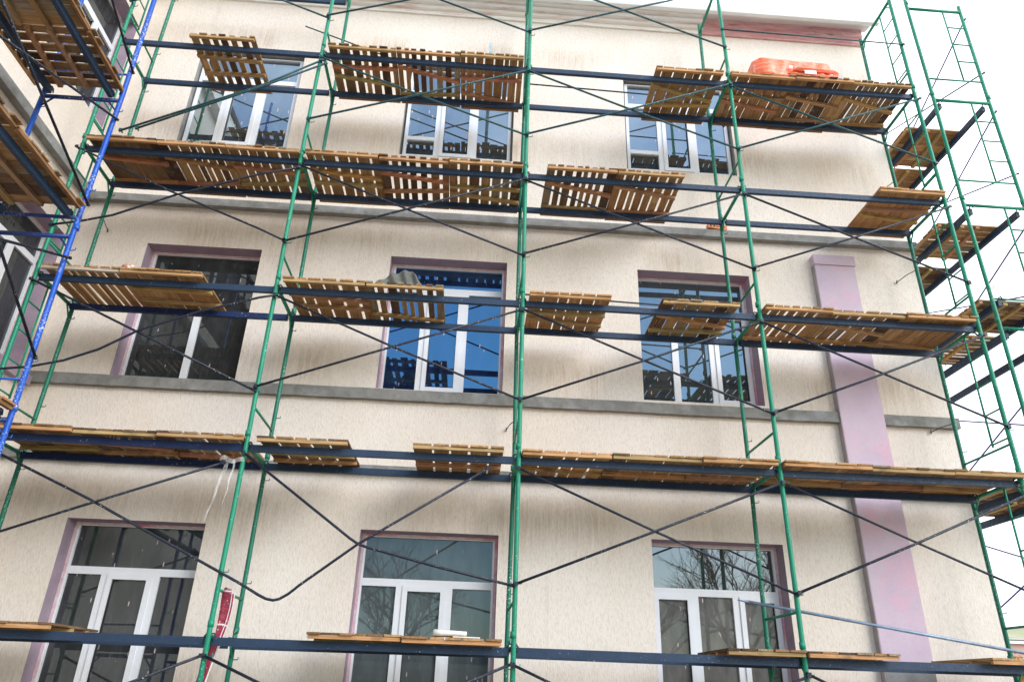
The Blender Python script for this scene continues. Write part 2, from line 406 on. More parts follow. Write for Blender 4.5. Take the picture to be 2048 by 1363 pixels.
ww0 = [o for o in bld.children if o.name.startswith('window')][len(FW)]
mb = MB(); mb.box((XL - .262, .515, 8.50), (XL - .258, .60, 8.60)); mb.build('sticker', plain('white_sticker', (.8, .8, .8), .5), ww0)

# string courses
def band(z0, z1, pr=.10, xa=XL, xb=XR + .045, gap=None):
    mb = MB()
    rg = [(xa, gap[0]), (gap[1], xb)] if gap else [(xa, xb)]
    for a, b in rg:
        n = max(1, int((b - a) / .12)); xs = [a + (b - a) * i / n for i in range(n + 1)]
        P = []
        for x in xs:
            j = rnd.uniform(-.004, .004)
            P.append([mb.vert(q) for q in ((x, WY - .003, z0 + j), (x, WY - pr + j, z0 + j), (x, WY - pr + j, z1 + j), (x, WY - .003, z1 + .02 + j))])
        for A, B in zip(P, P[1:]):
            for k in range(4): mb.face([A[k], B[k], B[(k + 1) % 4], A[(k + 1) % 4]])
        mb.face(P[0]); mb.face(P[-1][::-1])
    bpart(mb, 'string_course', M['band'])
band(6.0, 6.125, .105)
band(3.075, 3.225, .08, gap=(4.54, 5.155))
band(2.06, 2.165, .09, gap=(4.54, 5.155))
mb = MB(); mb.box((XL + .003, -11, 5.95), (XL + .11, WY - .13, 6.09)); bpart(mb, 'string_course', M['band'])
mb = MB(); mb.box((XL + .003, -11, 3.0), (XL + .10, WY - .11, 3.13)); bpart(mb, 'string_course', M['mauve'])
# pilaster
pl = MB(); pl.box((4.54, WY - .10, 0.0), (5.155, WY + .01, 5.60))
o = bpart(pl, 'pilaster', M['lilac'])
k = MB(); k.box((4.525, WY - .125, 5.603), (5.17, WY + .01, 5.77)); bpart(k, 'pilaster_cap', M['lilac'])
k = MB(); k.box((4.528, WY - .098, GZ), (4.538, WY + .01, 5.595)); bpart(k, 'pilaster_edge', M['lilacside'])  # left face of the pilaster, darker and greyer than its front
k = MB(); k.box((4.54, WY - .10, GZ), (5.155, WY + .01, -.003)); bpart(k, 'pilaster_lower', M['greyrev'])  # lower stretch of the pilaster, grey below the lowest level
# cornice
prof = [(0, 10.42), (.03, 10.42), (.035, 10.49), (.012, 10.50), (.08, 10.52), (.085, 10.58), (.06, 10.59), (.13, 10.61), (.14, 10.67), (.115, 10.68), (.19, 10.70), (.20, 10.76), (.18, 10.77), (.25, 10.79), (.25, 10.82), (0, 10.82)]
def extr(prof, xa, xb, mat, name, n=1, jit=0.):
    mb = MB(); P = []
    for i in range(n + 1):
        x = xa + (xb - xa) * i / n
        P.append([mb.vert((x, WY - .002 - d + (rnd.uniform(-jit, jit) if d else 0), z)) for d, z in prof])
    m = len(prof)
    for A, B in zip(P, P[1:]):
        for k in range(m): mb.face([A[k], B[k], B[(k + 1) % m], A[(k + 1) % m]])
    mb.face(P[0]); mb.face(P[-1][::-1])
    return bpart(mb, name, mat)
extr(prof, XL, 3.22, M['cornice'], 'cornice', 40, .006)
extr([(0, 10.42), (.03, 10.42), (.035, 10.46), (.012, 10.48), (.02, 10.62), (.05, 10.64), (.06, 10.80), (0, 10.80)], 3.225, XR + .02, M['bare'], 'bare_cornice', 30, .009)
mb = MB(); mb.box((XL + .003, -11, 10.45), (XL + .2, WY - .3, 10.8)); bpart(mb, 'cornice', M['cornice'])
extr([(.31, 10.63), (.33, 10.58), (.37, 10.56), (.41, 10.58), (.43, 10.63), (.43, 10.70), (.31, 10.70)], XL + .1, XR + .14, M['gutter'], 'gutter', 6, 0)
extr([(0, 10.803), (.30, 10.72), (.30, 10.78), (0, 10.88)], XL + .1, XR + .12, M['gutter'], 'soffit')
mb = MB()
mb.quad((XL - 9, WY - .32, 10.80), (XR + .12, WY - .32, 10.80), (XR + .12, 7.6, 13.0), (XL - 9, 7.6, 13.0)); mb.quad((XL - 9, 7.6, 13.0), (XR + .12, 7.6, 13.0), (XR + .12, 14.3, 10.8), (XL - 9, 14.3, 10.8))
mb.quad((XL + .3, -11.4, 10.85), (XL + .3, WY - .33, 10.85), (XL - 4, WY - .33, 12), (XL - 4, -11.4, 12))
bpart(mb, 'roof', M['roof'])

# ------------------------------------------------------------------ scaffolds
BX = [-5.93, -3.03, .015, 3.035, 5.92]         # frame lines
LV = [10.02, 8.0, 6.02, 4.03, 2.0, 0.0]          # working levels, top to bottom
YB = .915
scf = empty('scaffolding', (0, 0, GZ)); tag(scf, 'green tube scaffolding with dark cross braces along the cream front wall', 'scaffolding')
def sp(mb, name, mat, par=scf):
    o = mb.build(name, mat, par)
    o.location = (-par.location.x, -par.location.y, -par.location.z); return o
def wob(): return rnd.uniform(-.012, .012)
def standard(x, y, ztop, mat, par=scf, r=.027, zs=LV, hook=1):
    mb = MB(); zl = [GZ] + [z + .12 for z in zs[::-1] if z + .12 < ztop - .1] + [ztop]
    mb.tube([(x + (wob() if 0 < i < len(zl) - 1 else 0), y + (wob() * .5 if 0 < i < len(zl) - 1 else 0), z) for i, z in enumerate(zl)], r, 12)
    for z in zl[1:-1]: mb.tube([(x, y, z - .03), (x, y, z + .035)], r + .005, 12)
    for z in zl[1:-1]:
        for dz in (.50, -.30):
            if z + dz < ztop:
                mb.tube([(x, y, z + dz), (x + .075 * hook, y - .012, z + dz + .004), (x + .078 * hook, y - .012, z + dz + .03)], .006, 5)
    mb.box((x - .07, y - .07, GZ), (x + .07, y + .07, GZ + .01))
    return sp(mb, 'standard', mat, par)
def frame(x, ladder, tops, zs=LV, mat='green', par=scf):
    for y, mt, tp in ((0, 'green', tops[0]), (YB, 'greend', tops[1])): standard(x, y, tp, M[mt], par, zs=zs)
    for z in zs:
        mb = MB(); mb.tube([(x, 0, z), (x, YB, z)], .024, 10)
        mb.tube([(x, YB - .14, z - .01), (x, YB - .005, z - .17)], .012, 6); mb.tube([(x, .14, z - .01), (x, .005, z - .17)], .012, 6)
        sp(mb, 'transom', M['green'], par)
        if z < 10:
            mb = MB(); mb.tube([(x, 0, z + .45), (x, YB, z + .45)], .015, 8); sp(mb, 'transom', M['green'], par)
        if ladder:
            zt, zb = z, z - 1.53
            if zb > GZ - .3:
                mb = MB(); mb.tube([(x, .31, zt), (x, .31, max(zb, GZ))], .013, 8)
                for k in range(1, 5):
                    q = zt - k * .375
                    mb.tube([(x, 0, q), (x, .31, q)], .011, 6)
                sp(mb, 'ladder', M['green'], par)
tops = [(10.5, 10.5), (10.5, 10.16), (11.0, 10.5), (10.5, 10.2), (10.5, 10.15)]
for i, x in enumerate(BX): frame(x, i in (0, 4), tops[i])
# guard rungs on V1 low lift (tape hangs there)
# ledgers: rectangular beams hooked on the transoms
def ledger(a, b, mat='beam', par=scf, wd=.05, ht=.078):
    mb = MB(); a = Vector(a); b = Vector(b); mb.beam(a, b, wd, ht)
    t = (b - a).normalized()
    for p, q in ((a, 1), (b, -1)):
        c = p + t * q * .03
        mb.tube([c + Vector((0, 0, .03)), c + Vector((0, 0, .075)) - t * q * .03, c - t * q * .07 + Vector((0, 0, .07)), c - t * q * .085 + Vector((0, 0, .02))], .009, 6)
    return sp(mb, 'ledger', M[mat], par)
for li, z in enumerate(LV):
    for bi in range(4):
        xa, xb = BX[bi] + .035, BX[bi + 1] - .035
        for y in (.055, .815):
            if li == 0 and not (bi == 0 and y > .5): continue
            mt = 'beam'
            if bi == 0 and li in (3, 4): mt = 'beamb' if (li == 4 or y > .5) else 'beam'
            ledger((xa, y, z - .035 + wob() * .5), (xb, y, z - .035 + wob() * .5), mt)
# cross braces
def brace(pts, mat='navy', par=scf, r=.0145, name='cross_brace'):
    mb = MB(); mb.tube(pts, r, 8)
    for p, q in ((pts[0], pts[1]), (pts[-1], pts[-2])):
        p = Vector(p); t = (p - Vector(q)).normalized(); mb.tube([p, p + t * .03], r * 1.25, 8)
        if par is scf: mb.tube([p + Vector((0, -.02, 0)), p + Vector((0, .05, 0))], .011, 6); mb.box((p.x - .02, p.y - .022, p.z - .02), (p.x + .02, p.y - .016, p.z + .02))
    return sp(mb, name, M[mat], par)
YF = -.045
special = {(1, 0), (2, 0), (3, 0), (4, 0), (4, 1)}
for li in range(0, 6):
    z = LV[li]
    for bi in range(4):
        if (li, bi) in special: continue
        xa, xb = BX[bi] + .01, BX[bi + 1] - .01
        zt, zb = z - .165, z - 1.37
        if li == 0 and bi == 3: continue
        mt = 'teal' if li < 2 else 'navy'
        e = [rnd.uniform(-.02, .02) for _ in range(4)]
        brace([(xa, YF, zt + e[0]), ((xa + xb) / 2, YF, (zt + zb) / 2 + wob() - .006), (xb, YF, zb + e[1])], mt)
        brace([(xa, YF - .03, zb + e[2]), ((xa + xb) / 2, YF - .03, (zt + zb) / 2 + wob() - .006), (xb, YF - .03, zt + e[3])], mt)
P3 = lambda L_, y=YF: [(x, y, z) for x, z in L_]
for li, pts in enumerate([
    [(-3.006, 7.767), (-3.788, 7.201), (-5.47, 6.25)], [(-2.932, 7.68), (-3.778, 7.145), (-5.25, 6.28)],
    [(-5.92, 4.693), (-5.595, 4.768), (-5.225, 4.887), (-4.529, 5.252), (-3.516, 5.672), (-3.03, 5.82)],
    [(-5.93, 5.9), (-4.616, 5.301), (-3.361, 4.795), (-3.03, 4.646)],
    [(-5.92, 3.902), (-4.5, 3.27), (-3.04, 2.621)],
    [(-6.3, 2.70), (-5.908, 2.713), (-5.59, 2.756), (-5.229, 2.858), (-4.879, 3.019), (-4.49, 3.289), (-3.855, 3.575), (-3.186, 3.811), (-3.026, 3.85)],
    [(-5.9, 1.87), (-4.521, 1.298), (-3.647, .897), (-2.80, .51), (-2.693, .456), (-2.60, .408), (-2.52, .374), (-2.445, .362), (-2.385, .376), (-2.30, .43), (-2.2, .52), (-1.657, .955), (-.31, 1.842)],
    [(-5.9, .69), (-4.6, 1.21), (-3.211, 1.753)],
    [(-3.02, 1.883), (-1.75, 1.01), (-1.657, .955), (-1.56, .925), (-.777, .749), (-.01, .597)],
    ]):
    brace(P3(pts, YF - .03 * (li % 2)), 'teal' if li < 2 else 'navy')
brace([(BX[3], -.03, 9.03), (BX[4], -.03, 8.99)], 'teal', r=.011, name='guard_rail')
brace([(.06, .93, 8.57), (3.0, .93, 8.50)], 'navy', r=.012, name='guard_rail')
brace([(.06, .93, 4.63), (3.0, .93, 4.56)], 'navy', r=.012, name='guard_rail')
# wire ties at the nodes and wall anchors
for li in range(1, 6):
    for bi in range(5):
        for y in (.02, YB - .05):
            mb = MB(); x, z = BX[bi], LV[li]; pts = []
            for k in range(15):
                a = k * .9
                pts.append((x + math.cos(a) * (.036 + .008 * rnd.random()) + k * .001, y + math.sin(a) * .036, z + math.sin(a * 1.7) * .03 - .01))
            mb.tube(pts, .0035, 4); sp(mb, 'wire_tie', M['wire'])
for x, z in ((5.92, 7.05), (5.92, 5.42), (5.92, 3.02), (-5.93, 5.5), (-3.03, 6.9), (-3.03, 5.1), (.015, 2.75), (.015, 6.5), (-3.03, 3.05)):
    mb = MB(); s = -1 if x > 0 else 1
    mb.tube([(x, YB, z), (x - .05, 1.10, z + .01), (x - .09, WY + .01, z)], .006, 5); mb.tube([(x - .09, WY - .03, z + .03), (x - .09, WY - .02, z - .03)], .007, 5)
    sp(mb, 'wall_anchor', M['wire'])

mk = plain('orange_marker', (.55, .30, .14), .8)
for pts in (((-4.521, 2.054), (-4.529, 2.003)), ((-4.508, 2.046), (-4.490, 2.022), (-4.475, 2.045)), ((-4.490, 2.022), (-4.490, 2.001)),
            ((-4.436, 2.045), (-4.451, 2.015), (-4.451, 1.998), (-4.424, 1.995), (-4.426, 2.024)),
            ((-4.332, 2.040), (-4.318, 2.046), (-4.309, 2.035), (-4.328, 1.998), (-4.296, 1.994))):
    mb = MB(); mb.tube([(x, .028, z - .003) for x, z in pts], .0035, 4); sp(mb, 'painted_mark', mk)

# scaffold round the right corner
sc2 = empty('scaffolding', (6.87, .27, GZ)); tag(sc2, 'tall green ladder frame scaffolding standing round the right hand corner of the building', 'scaffolding')
SX0, SX1 = 6.42, 7.335; SZ = [10.2, 8.17, 6.16, 4.16, 2.14, .12]
for fy in (.27, 3.30, 6.33):
    for x, tp in ((SX0, 10.55), (SX1, 10.34)):
        standard(x, fy, tp, M['green'], sc2, zs=[z for z in SZ])
    for z in SZ:
        mb = MB(); mb.tube([(SX0, fy, z), (SX1, fy, z)], .024, 10); sp(mb, 'transom', M['green'], sc2)
        if z < 10:
            mb = MB(); mb.tube([(SX0, fy, z + .45), (SX1, fy, z + .45)], .014, 8); sp(mb, 'transom', M['green'], sc2)
        if z > 1:
            mb = MB(); mb.tube([(7.02, fy, z), (7.02, fy, z - 1.56)], .013, 8)
            for k in range(1, 4): mb.tube([(7.02, fy, z - k * .385), (SX1, fy, z - k * .385)], .012, 6)
            sp(mb, 'ladder', M['green'], sc2)
for k in range(2):
    ya, yb = .27 + 3.03 * k, 3.30 + 3.03 * k
    for z in SZ[1:]:
        zz = z - .07
        for x in (SX0 + .11, SX1 - .10): ledger((x, ya + .04, zz), (x, yb - .04, zz), 'beam', sc2, .05, .09)
        brace([(SX1 + .04, ya, z - .17), (SX1 + .04, yb, z - 1.37)], 'violet', sc2, .012)
        brace([(SX1 + .06, ya, z - 1.37), (SX1 + .06, yb, z - .17)], 'violet', sc2, .012)
    z = SZ[0]
    brace([(SX1 + .04, ya, z - .17), (SX1 + .04, yb, z - 1.37)], 'violet', sc2, .012); brace([(SX1 + .06, ya, z - 1.37), (SX1 + .06, yb, z - .17)], 'teal', sc2, .012)
for x in (SX0 + .11, SX1 - .10): ledger((x, .27, 4.555), (x, 3.3, 4.555), 'beam', sc2, .05, .09)

# scaffold along the left wing
sc3 = empty('scaffolding', (-5.5, -.92, GZ)); tag(sc3, 'blue painted tube scaffolding along the left wing wall', 'scaffolding')
WX0, WX1 = -5.97, -5.05; WZ = [7.98, 5.97, 3.99, 1.85, -.1]
for fy in (-.92, -3.95, -6.98):
    for x in (WX0, WX1): standard(x, fy, 10.4, M['blue'] if x == WX1 else M['blue'], sc3, .029, WZ)
    for z in WZ:
        mb = MB(); mb.tube([(WX0, fy, z), (WX1, fy, z)], .026, 10); mb.tube([(WX1 - .14, fy, z - .01), (WX1 - .01, fy, z - .16)], .012, 6); mb.tube([(WX0 + .14, fy, z - .01), (WX0 + .01, fy, z - .16)], .012, 6)
        sp(mb, 'transom', M['blued'], sc3)
        mb = MB(); mb.tube([(WX0, fy, z + .43), (WX1, fy, z + .43)], .014, 8); sp(mb, 'transom', M['blue'], sc3)
mb = MB(); mb.tube([(WX0 - .3, -.93, 4.24), (WX1 + .02, -.93, 4.235)], .022, 10); sp(mb, 'transom', M['blued'], sc3)
for fa, fb in ((-.96, -3.91), (-3.99, -6.94)):
    for z in (7.98, 5.99, 4.22, 1.85):
        for x in (WX0 + .09, WX1 - .10): ledger((x, fa, z + .03), (x, fb, z + .03), 'beam', sc3, .05, .085)
for a, b in (((-.94, 5.67), (-3.92, 4.42)), ((-.94, 6.44), (-3.92, 7.6)), ((-.94, 4.43), (-3.92, 5.42)), ((-.94, 2.53), (-3.92, 4.45)), ((-.94, 3.71), (-3.92, 2.42))):
    brace([(WX1 + .045, a[0], a[1]), (WX1 + .045, b[0], b[1])], 'navy', sc3, .015)

# ------------------------------------------------------------------ pallets
PAL = {'honey': [(.38, .215, .095), (.34, .185, .08), (.43, .26, .125), (.30, .16, .068)],
       'mixed': [(.35, .21, .10), (.24, .14, .07), (.15, .09, .05), (.40, .25, .12), (.32, .19, .09), (.085, .05, .033), (.27, .215, .15)],
       'dark': [(.20, .12, .06), (.13, .075, .042), (.085, .05, .034), (.26, .155, .08)],
       'fresh': [(.50, .265, .12), (.54, .31, .145), (.45, .24, .105)]}
def pallet(x0, x1, z, n=7, tone='mixed', gap=.03, label='', cleats=(.30, .34, .62, .60), front=(.52, .31, .15), y0=-.10, y1=1.0, axis=0, base=None, rz=0., tilt=0., group=None, dz=0.):
    """planks run along local y; battens and cleats under them"""
    w = abs(x1 - x0)
    if axis == 0: e = empty('pallet', (min(x0, x1), 0, z), rz, tilt)
    else: e = empty('pallet', base, rz, tilt)
    r = random.Random(int((x0 * 31 + z * 17 + x1 * 7) * 100) & 0xffff)
    tag(e, label, 'pallet', group or 'plank pallets laid on the scaffold levels')
    ws = [r.uniform(.62, 1.38) for _ in range(n)]; k = (w - gap * (n - 1)) / sum(ws); ws = [q * k for q in ws]
    mb = MB(); x = 0
    cols = PAL[tone]
    for i, q in enumerate(ws):
        c = r.choice(cols); f = r.uniform(.85, 1.15); mb.ct = tuple(v * f for v in c)
        mb.go = (r.uniform(-20, 20), r.uniform(-20, 20), r.uniform(-9, 9)); mb.ga = 1
        j = r.uniform(-.018, .014); sk = r.uniform(-.007, .007); dzp = r.uniform(0, .004)
        g = gap * r.uniform(.1, 1.6) - gap if 0 < i < n - 1 else 0
        a0, a1 = x, x + q - max(0, g)
        ya, yb = y0 + j, y1 + r.uniform(-.045, .03); t0, t1 = .037 + dzp, .058 + dzp
        i0 = len(mb.v)
        for zz in (t0, t1):
            for (xx, yy) in ((a0 - sk, ya), (a1 - sk, ya), (a1 + sk, yb), (a0 + sk, yb)): mb.vert((xx, yy, zz))
        for qd in ((3, 2, 1, 0), (4, 5, 6, 7), (0, 1, 5, 4), (1, 2, 6, 5), (2, 3, 7, 6), (3, 0, 4, 7)): mb.face([i0 + t for t in qd])
        x += q + gap
    mb.build('planks', M['wood'], e)
    def bat(name, ya, yb, hw, za, zb, col):
        b = MB(); b.ct = col; b.go = (r.uniform(-20, 20), r.uniform(-20, 20), 0); b.ga = 0
        i0 = len(b.v); xa, xb = r.uniform(0, .01), w - r.uniform(0, .01)
        for zz in (za, zb):
            for (xx, yy) in ((xa, ya - hw), (xb, yb - hw), (xb, yb + hw), (xa, ya + hw)): b.vert((xx, yy, zz))
        for qd in ((3, 2, 1, 0), (4, 5, 6, 7), (0, 1, 5, 4), (1, 2, 6, 5), (2, 3, 7, 6), (3, 0, 4, 7)): b.face([i0 + t for t in qd])
        b.build(name, M['wood'], e)
    bat('edge_batten', y0 + .03, y0 + .03, .022, 0.0, .036, front)
    bat('edge_batten', y1 - .04, y1 - .04, .024, .0, .036, (.26, .14, .065))
    if cleats:
        for a, b in (cleats[:2], cleats[2:]): bat('cleat', a, b, .029, -.004, .036, tuple(v * r.uniform(.8, 1.2) for v in (.42, .25, .12)))
    return e
o_ = .004
T = 'top working level'; LN = {1: 'highest level', 2: 'second highest level', 3: 'third level down', 4: 'fourth level down', 5: 'lowest level'}
def lab(what, li, where): return f'{what}, {LN[li]}, {where}'
PP = [
 # level, x0, x1, n planks, tone, gap, what, where, cleats
 (1, -4.94, -4.00, 7, 'mixed', .045, 'short gappy pallet', 'alone in the left bay above the left window', (.28, .34, .62, .60)),
 (1, -2.94, -1.956, 7, 'mixed', .040, 'pallet with dark and light planks', 'first right of the second post', (.30, .28, .48, .62)),
 (1, -1.948, -1.007, 8, 'mixed', .045, 'pallet with wide gaps and knotty planks', 'middle of three above middle window', (.22, .46, .78, .72)),
 (1, -.999, -.065, 8, 'honey', .018, 'pallet of narrow even planks', 'touching the centre post from the left', (.36, .34, .66, .86)),
 (1, 1.923, 2.932, 7, 'mixed', .018, 'greyish brown pallet', 'just left of the fourth post over the right window', (.24, .50, .66, .58)),
 (1, 3.047, 4.027, 8, 'honey', .014, 'brown pallet', 'under the orange bundle beside the fourth post', (.34, .33, .44, .62)),
 (1, 4.032, 4.933, 9, 'mixed', .014, 'pallet with two dark reddish planks', 'middle one of three in the right bay', (.28, .44, .78, .72)),
 (1, 4.938, 5.831, 9, 'mixed', .018, 'pallet with narrow pale slots', 'rightmost of its row', (.24, .48, .80, .76)),
 (2, -5.845, -4.934, 6, 'dark', .006, 'dark tight pallet', 'at the left end beside the wing', (.28, .36, .80, .76)),
 (2, -4.93, -4.03, 8, 'mixed', .020, 'brown pallet with thin bright gaps', 'second from the left end', (.20, .38, .78, .70)),
 (2, -4.022, -3.046, 7, 'mixed', .022, 'brown pallet', 'just left of the second post', (.30, .40, .70, .60)),
 (2, -2.973, -1.994, 7, 'honey', .028, 'light brown pallet', 'just right of the second post', (.28, .40, .56, .56)),
 (2, -1.988, -1.046, 7, 'dark', .040, 'dark pallet with broad white gaps', 'below the middle window', (.24, .38, .66, .56)),
 (2, -1.04, -.032, 7, 'mixed', .026, 'brown pallet', 'touching the centre post from the left', (.44, .44, .60, .74)),
 (2, .304, 1.267, 8, 'mixed', .034, 'slatted pallet with white gaps', 'left of the pair beyond centre post', (.22, .44, .80, .78)),
 (2, 1.272, 2.201, 8, 'honey', .028, 'slatted pallet with white gaps', 'right of the pair beyond centre post', (.20, .40, .80, .78)),
 (2, 4.964, 5.898, 6, 'fresh', .010, 'fresh orange brown pallet', 'alone at the right corner', (.36, .34, .50, .62)),
 (3, -5.846, -4.905, 8, 'honey', .030, 'striped pallet with a pale edge board', 'leftmost beside blue post', ()),
 (3, -4.90, -3.919, 6, 'honey', .012, 'orange brown pallet', 'in front of the left middle window', (.30, .34, .62, .68)),
 (3, -2.939, -1.937, 6, 'honey', .030, 'light pallet with wide planks', 'just right of the second post', (.24, .36, .54, .56)),
 (3, -1.93, -.974, 8, 'mixed', .040, 'pallet with dark planks under the grey sheet', 'before blue middle window', (.22, .22, .66, .78)),
 (3, .103, 1.122, 6, 'fresh', .020, 'orange pallet with a pink stained edge', 'just right of the centre post', (.36, .36, .52, .66)),
 (3, 1.776, 2.766, 6, 'mixed', .020, 'brown pallet', 'in front of the right middle window', (.26, .52, .70, .66)),
 (3, 3.088, 3.953, 7, 'honey', .034, 'pallet with broad slots', 'just right of the fourth post', (.26, .26, .76, .72)),
 (3, 3.957, 4.912, 6, 'mixed', .030, 'brown pallet', 'crossing in front of the pink pilaster', (.24, .46, .72, .74)),
 (3, 4.927, 5.829, 8, 'honey', .006, 'pallet of tight pale planks with dark border', 'rightmost of its row', (.14, .14, .66, .84)),
 (4, -5.86, -4.897, 5, 'dark', .006, 'dark weathered pallet', 'at the left end below the blue post', (.30, .40, .70, .60)),
 (4, -4.893, -3.99, 7, 'dark', .018, 'shaded brown pallet', 'second from the left end', (.30, .46, .72, .64)),
 (4, -3.986, -3.039, 7, 'mixed', .022, 'brown pallet', 'touching the second post from the left', (.28, .36, .66, .74)),
 (4, -2.897, -1.893, 5, 'mixed', .030, 'brown pallet of wide planks', 'just right of the second post', (.38, .44, .72, .70)),
 (4, -1.18, -.151, 5, 'honey', .026, 'light pallet of five planks', 'just left of the centre post', (.36, .36, .62, .62)),
 (4, .058, 1.083, 5, 'fresh', .026, 'orange edged pallet', 'just right of the centre post', (.20, .24, .54, .66)),
 (4, 1.088, 2.115, 5, 'mixed', .018, 'brown pallet', 'middle one of three right of the centre post', (.24, .40, .62, .66)),
 (4, 2.119, 2.991, 6, 'honey', .020, 'brown pallet', 'touching the fourth post from the left', (.22, .44, .66, .60)),
 (4, 3.067, 4.097, 6, 'honey', .004, 'tight brown pallet', 'just right of the fourth post', (.30, .36, .62, .70)),
 (4, 4.101, 5.083, 6, 'mixed', .004, 'tight brown pallet', 'in front of the pink pilaster', (.36, .30, .70, .62)),
 (4, 5.087, 5.98, 6, 'honey', .004, 'brown pallet overhanging the corner', 'rightmost of its row', (.30, .36, .62, .70)),
 (5, -5.6, -4.53, 7, 'dark', .010, 'dark pallet', 'at the left edge of the picture', (.30, .36, .62, .70)),
 (5, -2.051, -1.112, 6, 'mixed', .012, 'reddish brown pallet', 'left one of the pair before the bottom middle window', (.30, .36, .62, .70)),
 (5, -1.107, -.106, 5, 'honey', .020, 'light brown pallet', 'right one of the pair, carrying the rolled paper', (.30, .36, .62, .70)),
 (5, 2.211, 3.02, 5, 'mixed', .014, 'brown pallet', 'just left of the fourth post', (.30, .36, .62, .70)),
 (5, 3.05, 4.002, 6, 'mixed', .012, 'brown pallet', 'just right of the fourth post', (.30, .36, .62, .70)),
 (5, 5.0, 5.95, 6, 'honey', .012, 'brown pallet', 'at the right end by the corner', (.30, .36, .62, .70)),
]
PALE = {(3, -5.846): (.50, .44, .37)}
lastx = {}
for (li, a, b, n, tone, gap, what, where, cl) in PP:
    dz = rnd.choice([0, 0, .004, .008])
    pallet(a, b, LV[li] + .0085 + dz, n, tone, gap, lab(what, li, where), cl, front=PALE.get((li, a), (.50 * rnd.uniform(.8, 1.1), .29, .14)),
           y0=-.105 + rnd.uniform(-.02, .02), y1=1.0 + rnd.uniform(-.02, .03), rz=rnd.uniform(-.006, .006))
pm = [o for o in C.objects if o.name.startswith('pallet') and o.get('label', '').startswith('brown pallet, third level down, in front of the right middle')][0]
chalk = plain('chalk_mark', (.50, .36, .24), .9)
for pts in (((1.835, .44), (1.835, .55)), ((1.878, .41), (1.878, .54)), ((1.830, .60), (1.827, .68), (1.848, .64), (1.868, .68), (1.868, .60)), ((1.825, .88), (1.832, .79), (1.845, .85), (1.860, .79), (1.862, .88))):
    mb = MB(); mb.tube([(x - pm.location.x, y, .0355) for x, y in pts], .0035, 4); mb.build('chalk_mark', chalk, pm)
# side scaffold pallets: planks along x, so local y -> world x
def wp_pal(yc, w, z, n, tone, gap, label, xs, rz, cl=(.30, .36, .62, .60), group='plank pallets on the corner scaffold'):
    L_ = abs(xs[1] - xs[0])
    # local x -> world along y ; local y -> world x
    base = (xs[0], yc, z)
    return pallet(yc, yc + w, z, n, tone, gap, label, cl, y0=-.02, y1=L_, axis=1, base=base, rz=rz, group=group)
# local (x,y) rotated by -90 deg: local y -> +x, local x -> -y
for (ya, w, z, n, tone, gap, lb) in [
    (1.86, .93, 8.15, 7, 'honey', .010, 'brown pallet high on the corner scaffold, nearer one of its top pair'),
    (2.95, 1.0, 8.15, 6, 'honey', .012, 'brown pallet high on the corner scaffold, farther one of its top pair'),
    (1.70, .92, 6.14, 7, 'mixed', .022, 'weathered pallet on the middle level of the corner scaffold, nearer one'),
    (2.95, .95, 6.14, 6, 'mixed', .012, 'weathered pallet on the middle level of the corner scaffold, farther one'),
    (1.32, .92, 4.605, 8, 'mixed', .020, 'nearest slatted pallet on the corner scaffold just below the third front level'),
    (2.5, 1.05, 4.605, 9, 'mixed', .034, 'farther slatted pallet with wide slots on the corner scaffold below the third front level'),
    (1.45, .90, 2.12, 7, 'dark', .018, 'dark pallet low on the corner scaffold, nearer one of its lowest pair'),
    (2.45, .93, 2.12, 7, 'dark', .018, 'dark pallet low on the corner scaffold, farther one of its lowest pair')]:
    wp_pal(ya, w, z, n, tone, gap, lb, (6.36, 7.36), R(-90))
for (ya, w, z, n, tone, gap, lb) in [
    (-.98, .90, 6.066, 7, 'dark', .026, 'dark gappy pallet of the upper level beside the left wing, nearest the corner'),
    (-1.90, 1.0, 6.066, 7, 'mixed', .006, 'tight brown pallet of the upper level beside the left wing, cut by the picture edge'),
    (-2.92, 1.0, 6.066, 7, 'mixed', .006, 'brown pallet of the upper level beside the left wing, nearly out of the picture'),
    (-1.02, 1.28, 4.296, 9, 'mixed', .010, 'brown pallet of the lower level beside the left wing, with plank ends along its edge'),
    (-2.32, .92, 4.296, 6, 'dark', .012, 'dark pallet of the lower level beside the left wing at the picture edge'),
    (-1.0, 1.0, 1.926, 6, 'fresh', .010, 'orange plank pallet low at the left picture edge behind the blue post')]:
    wp_pal(ya, w, z, n, tone, gap, lb, (-6.06, -4.99), R(-90), group='plank pallets beside the left wing')

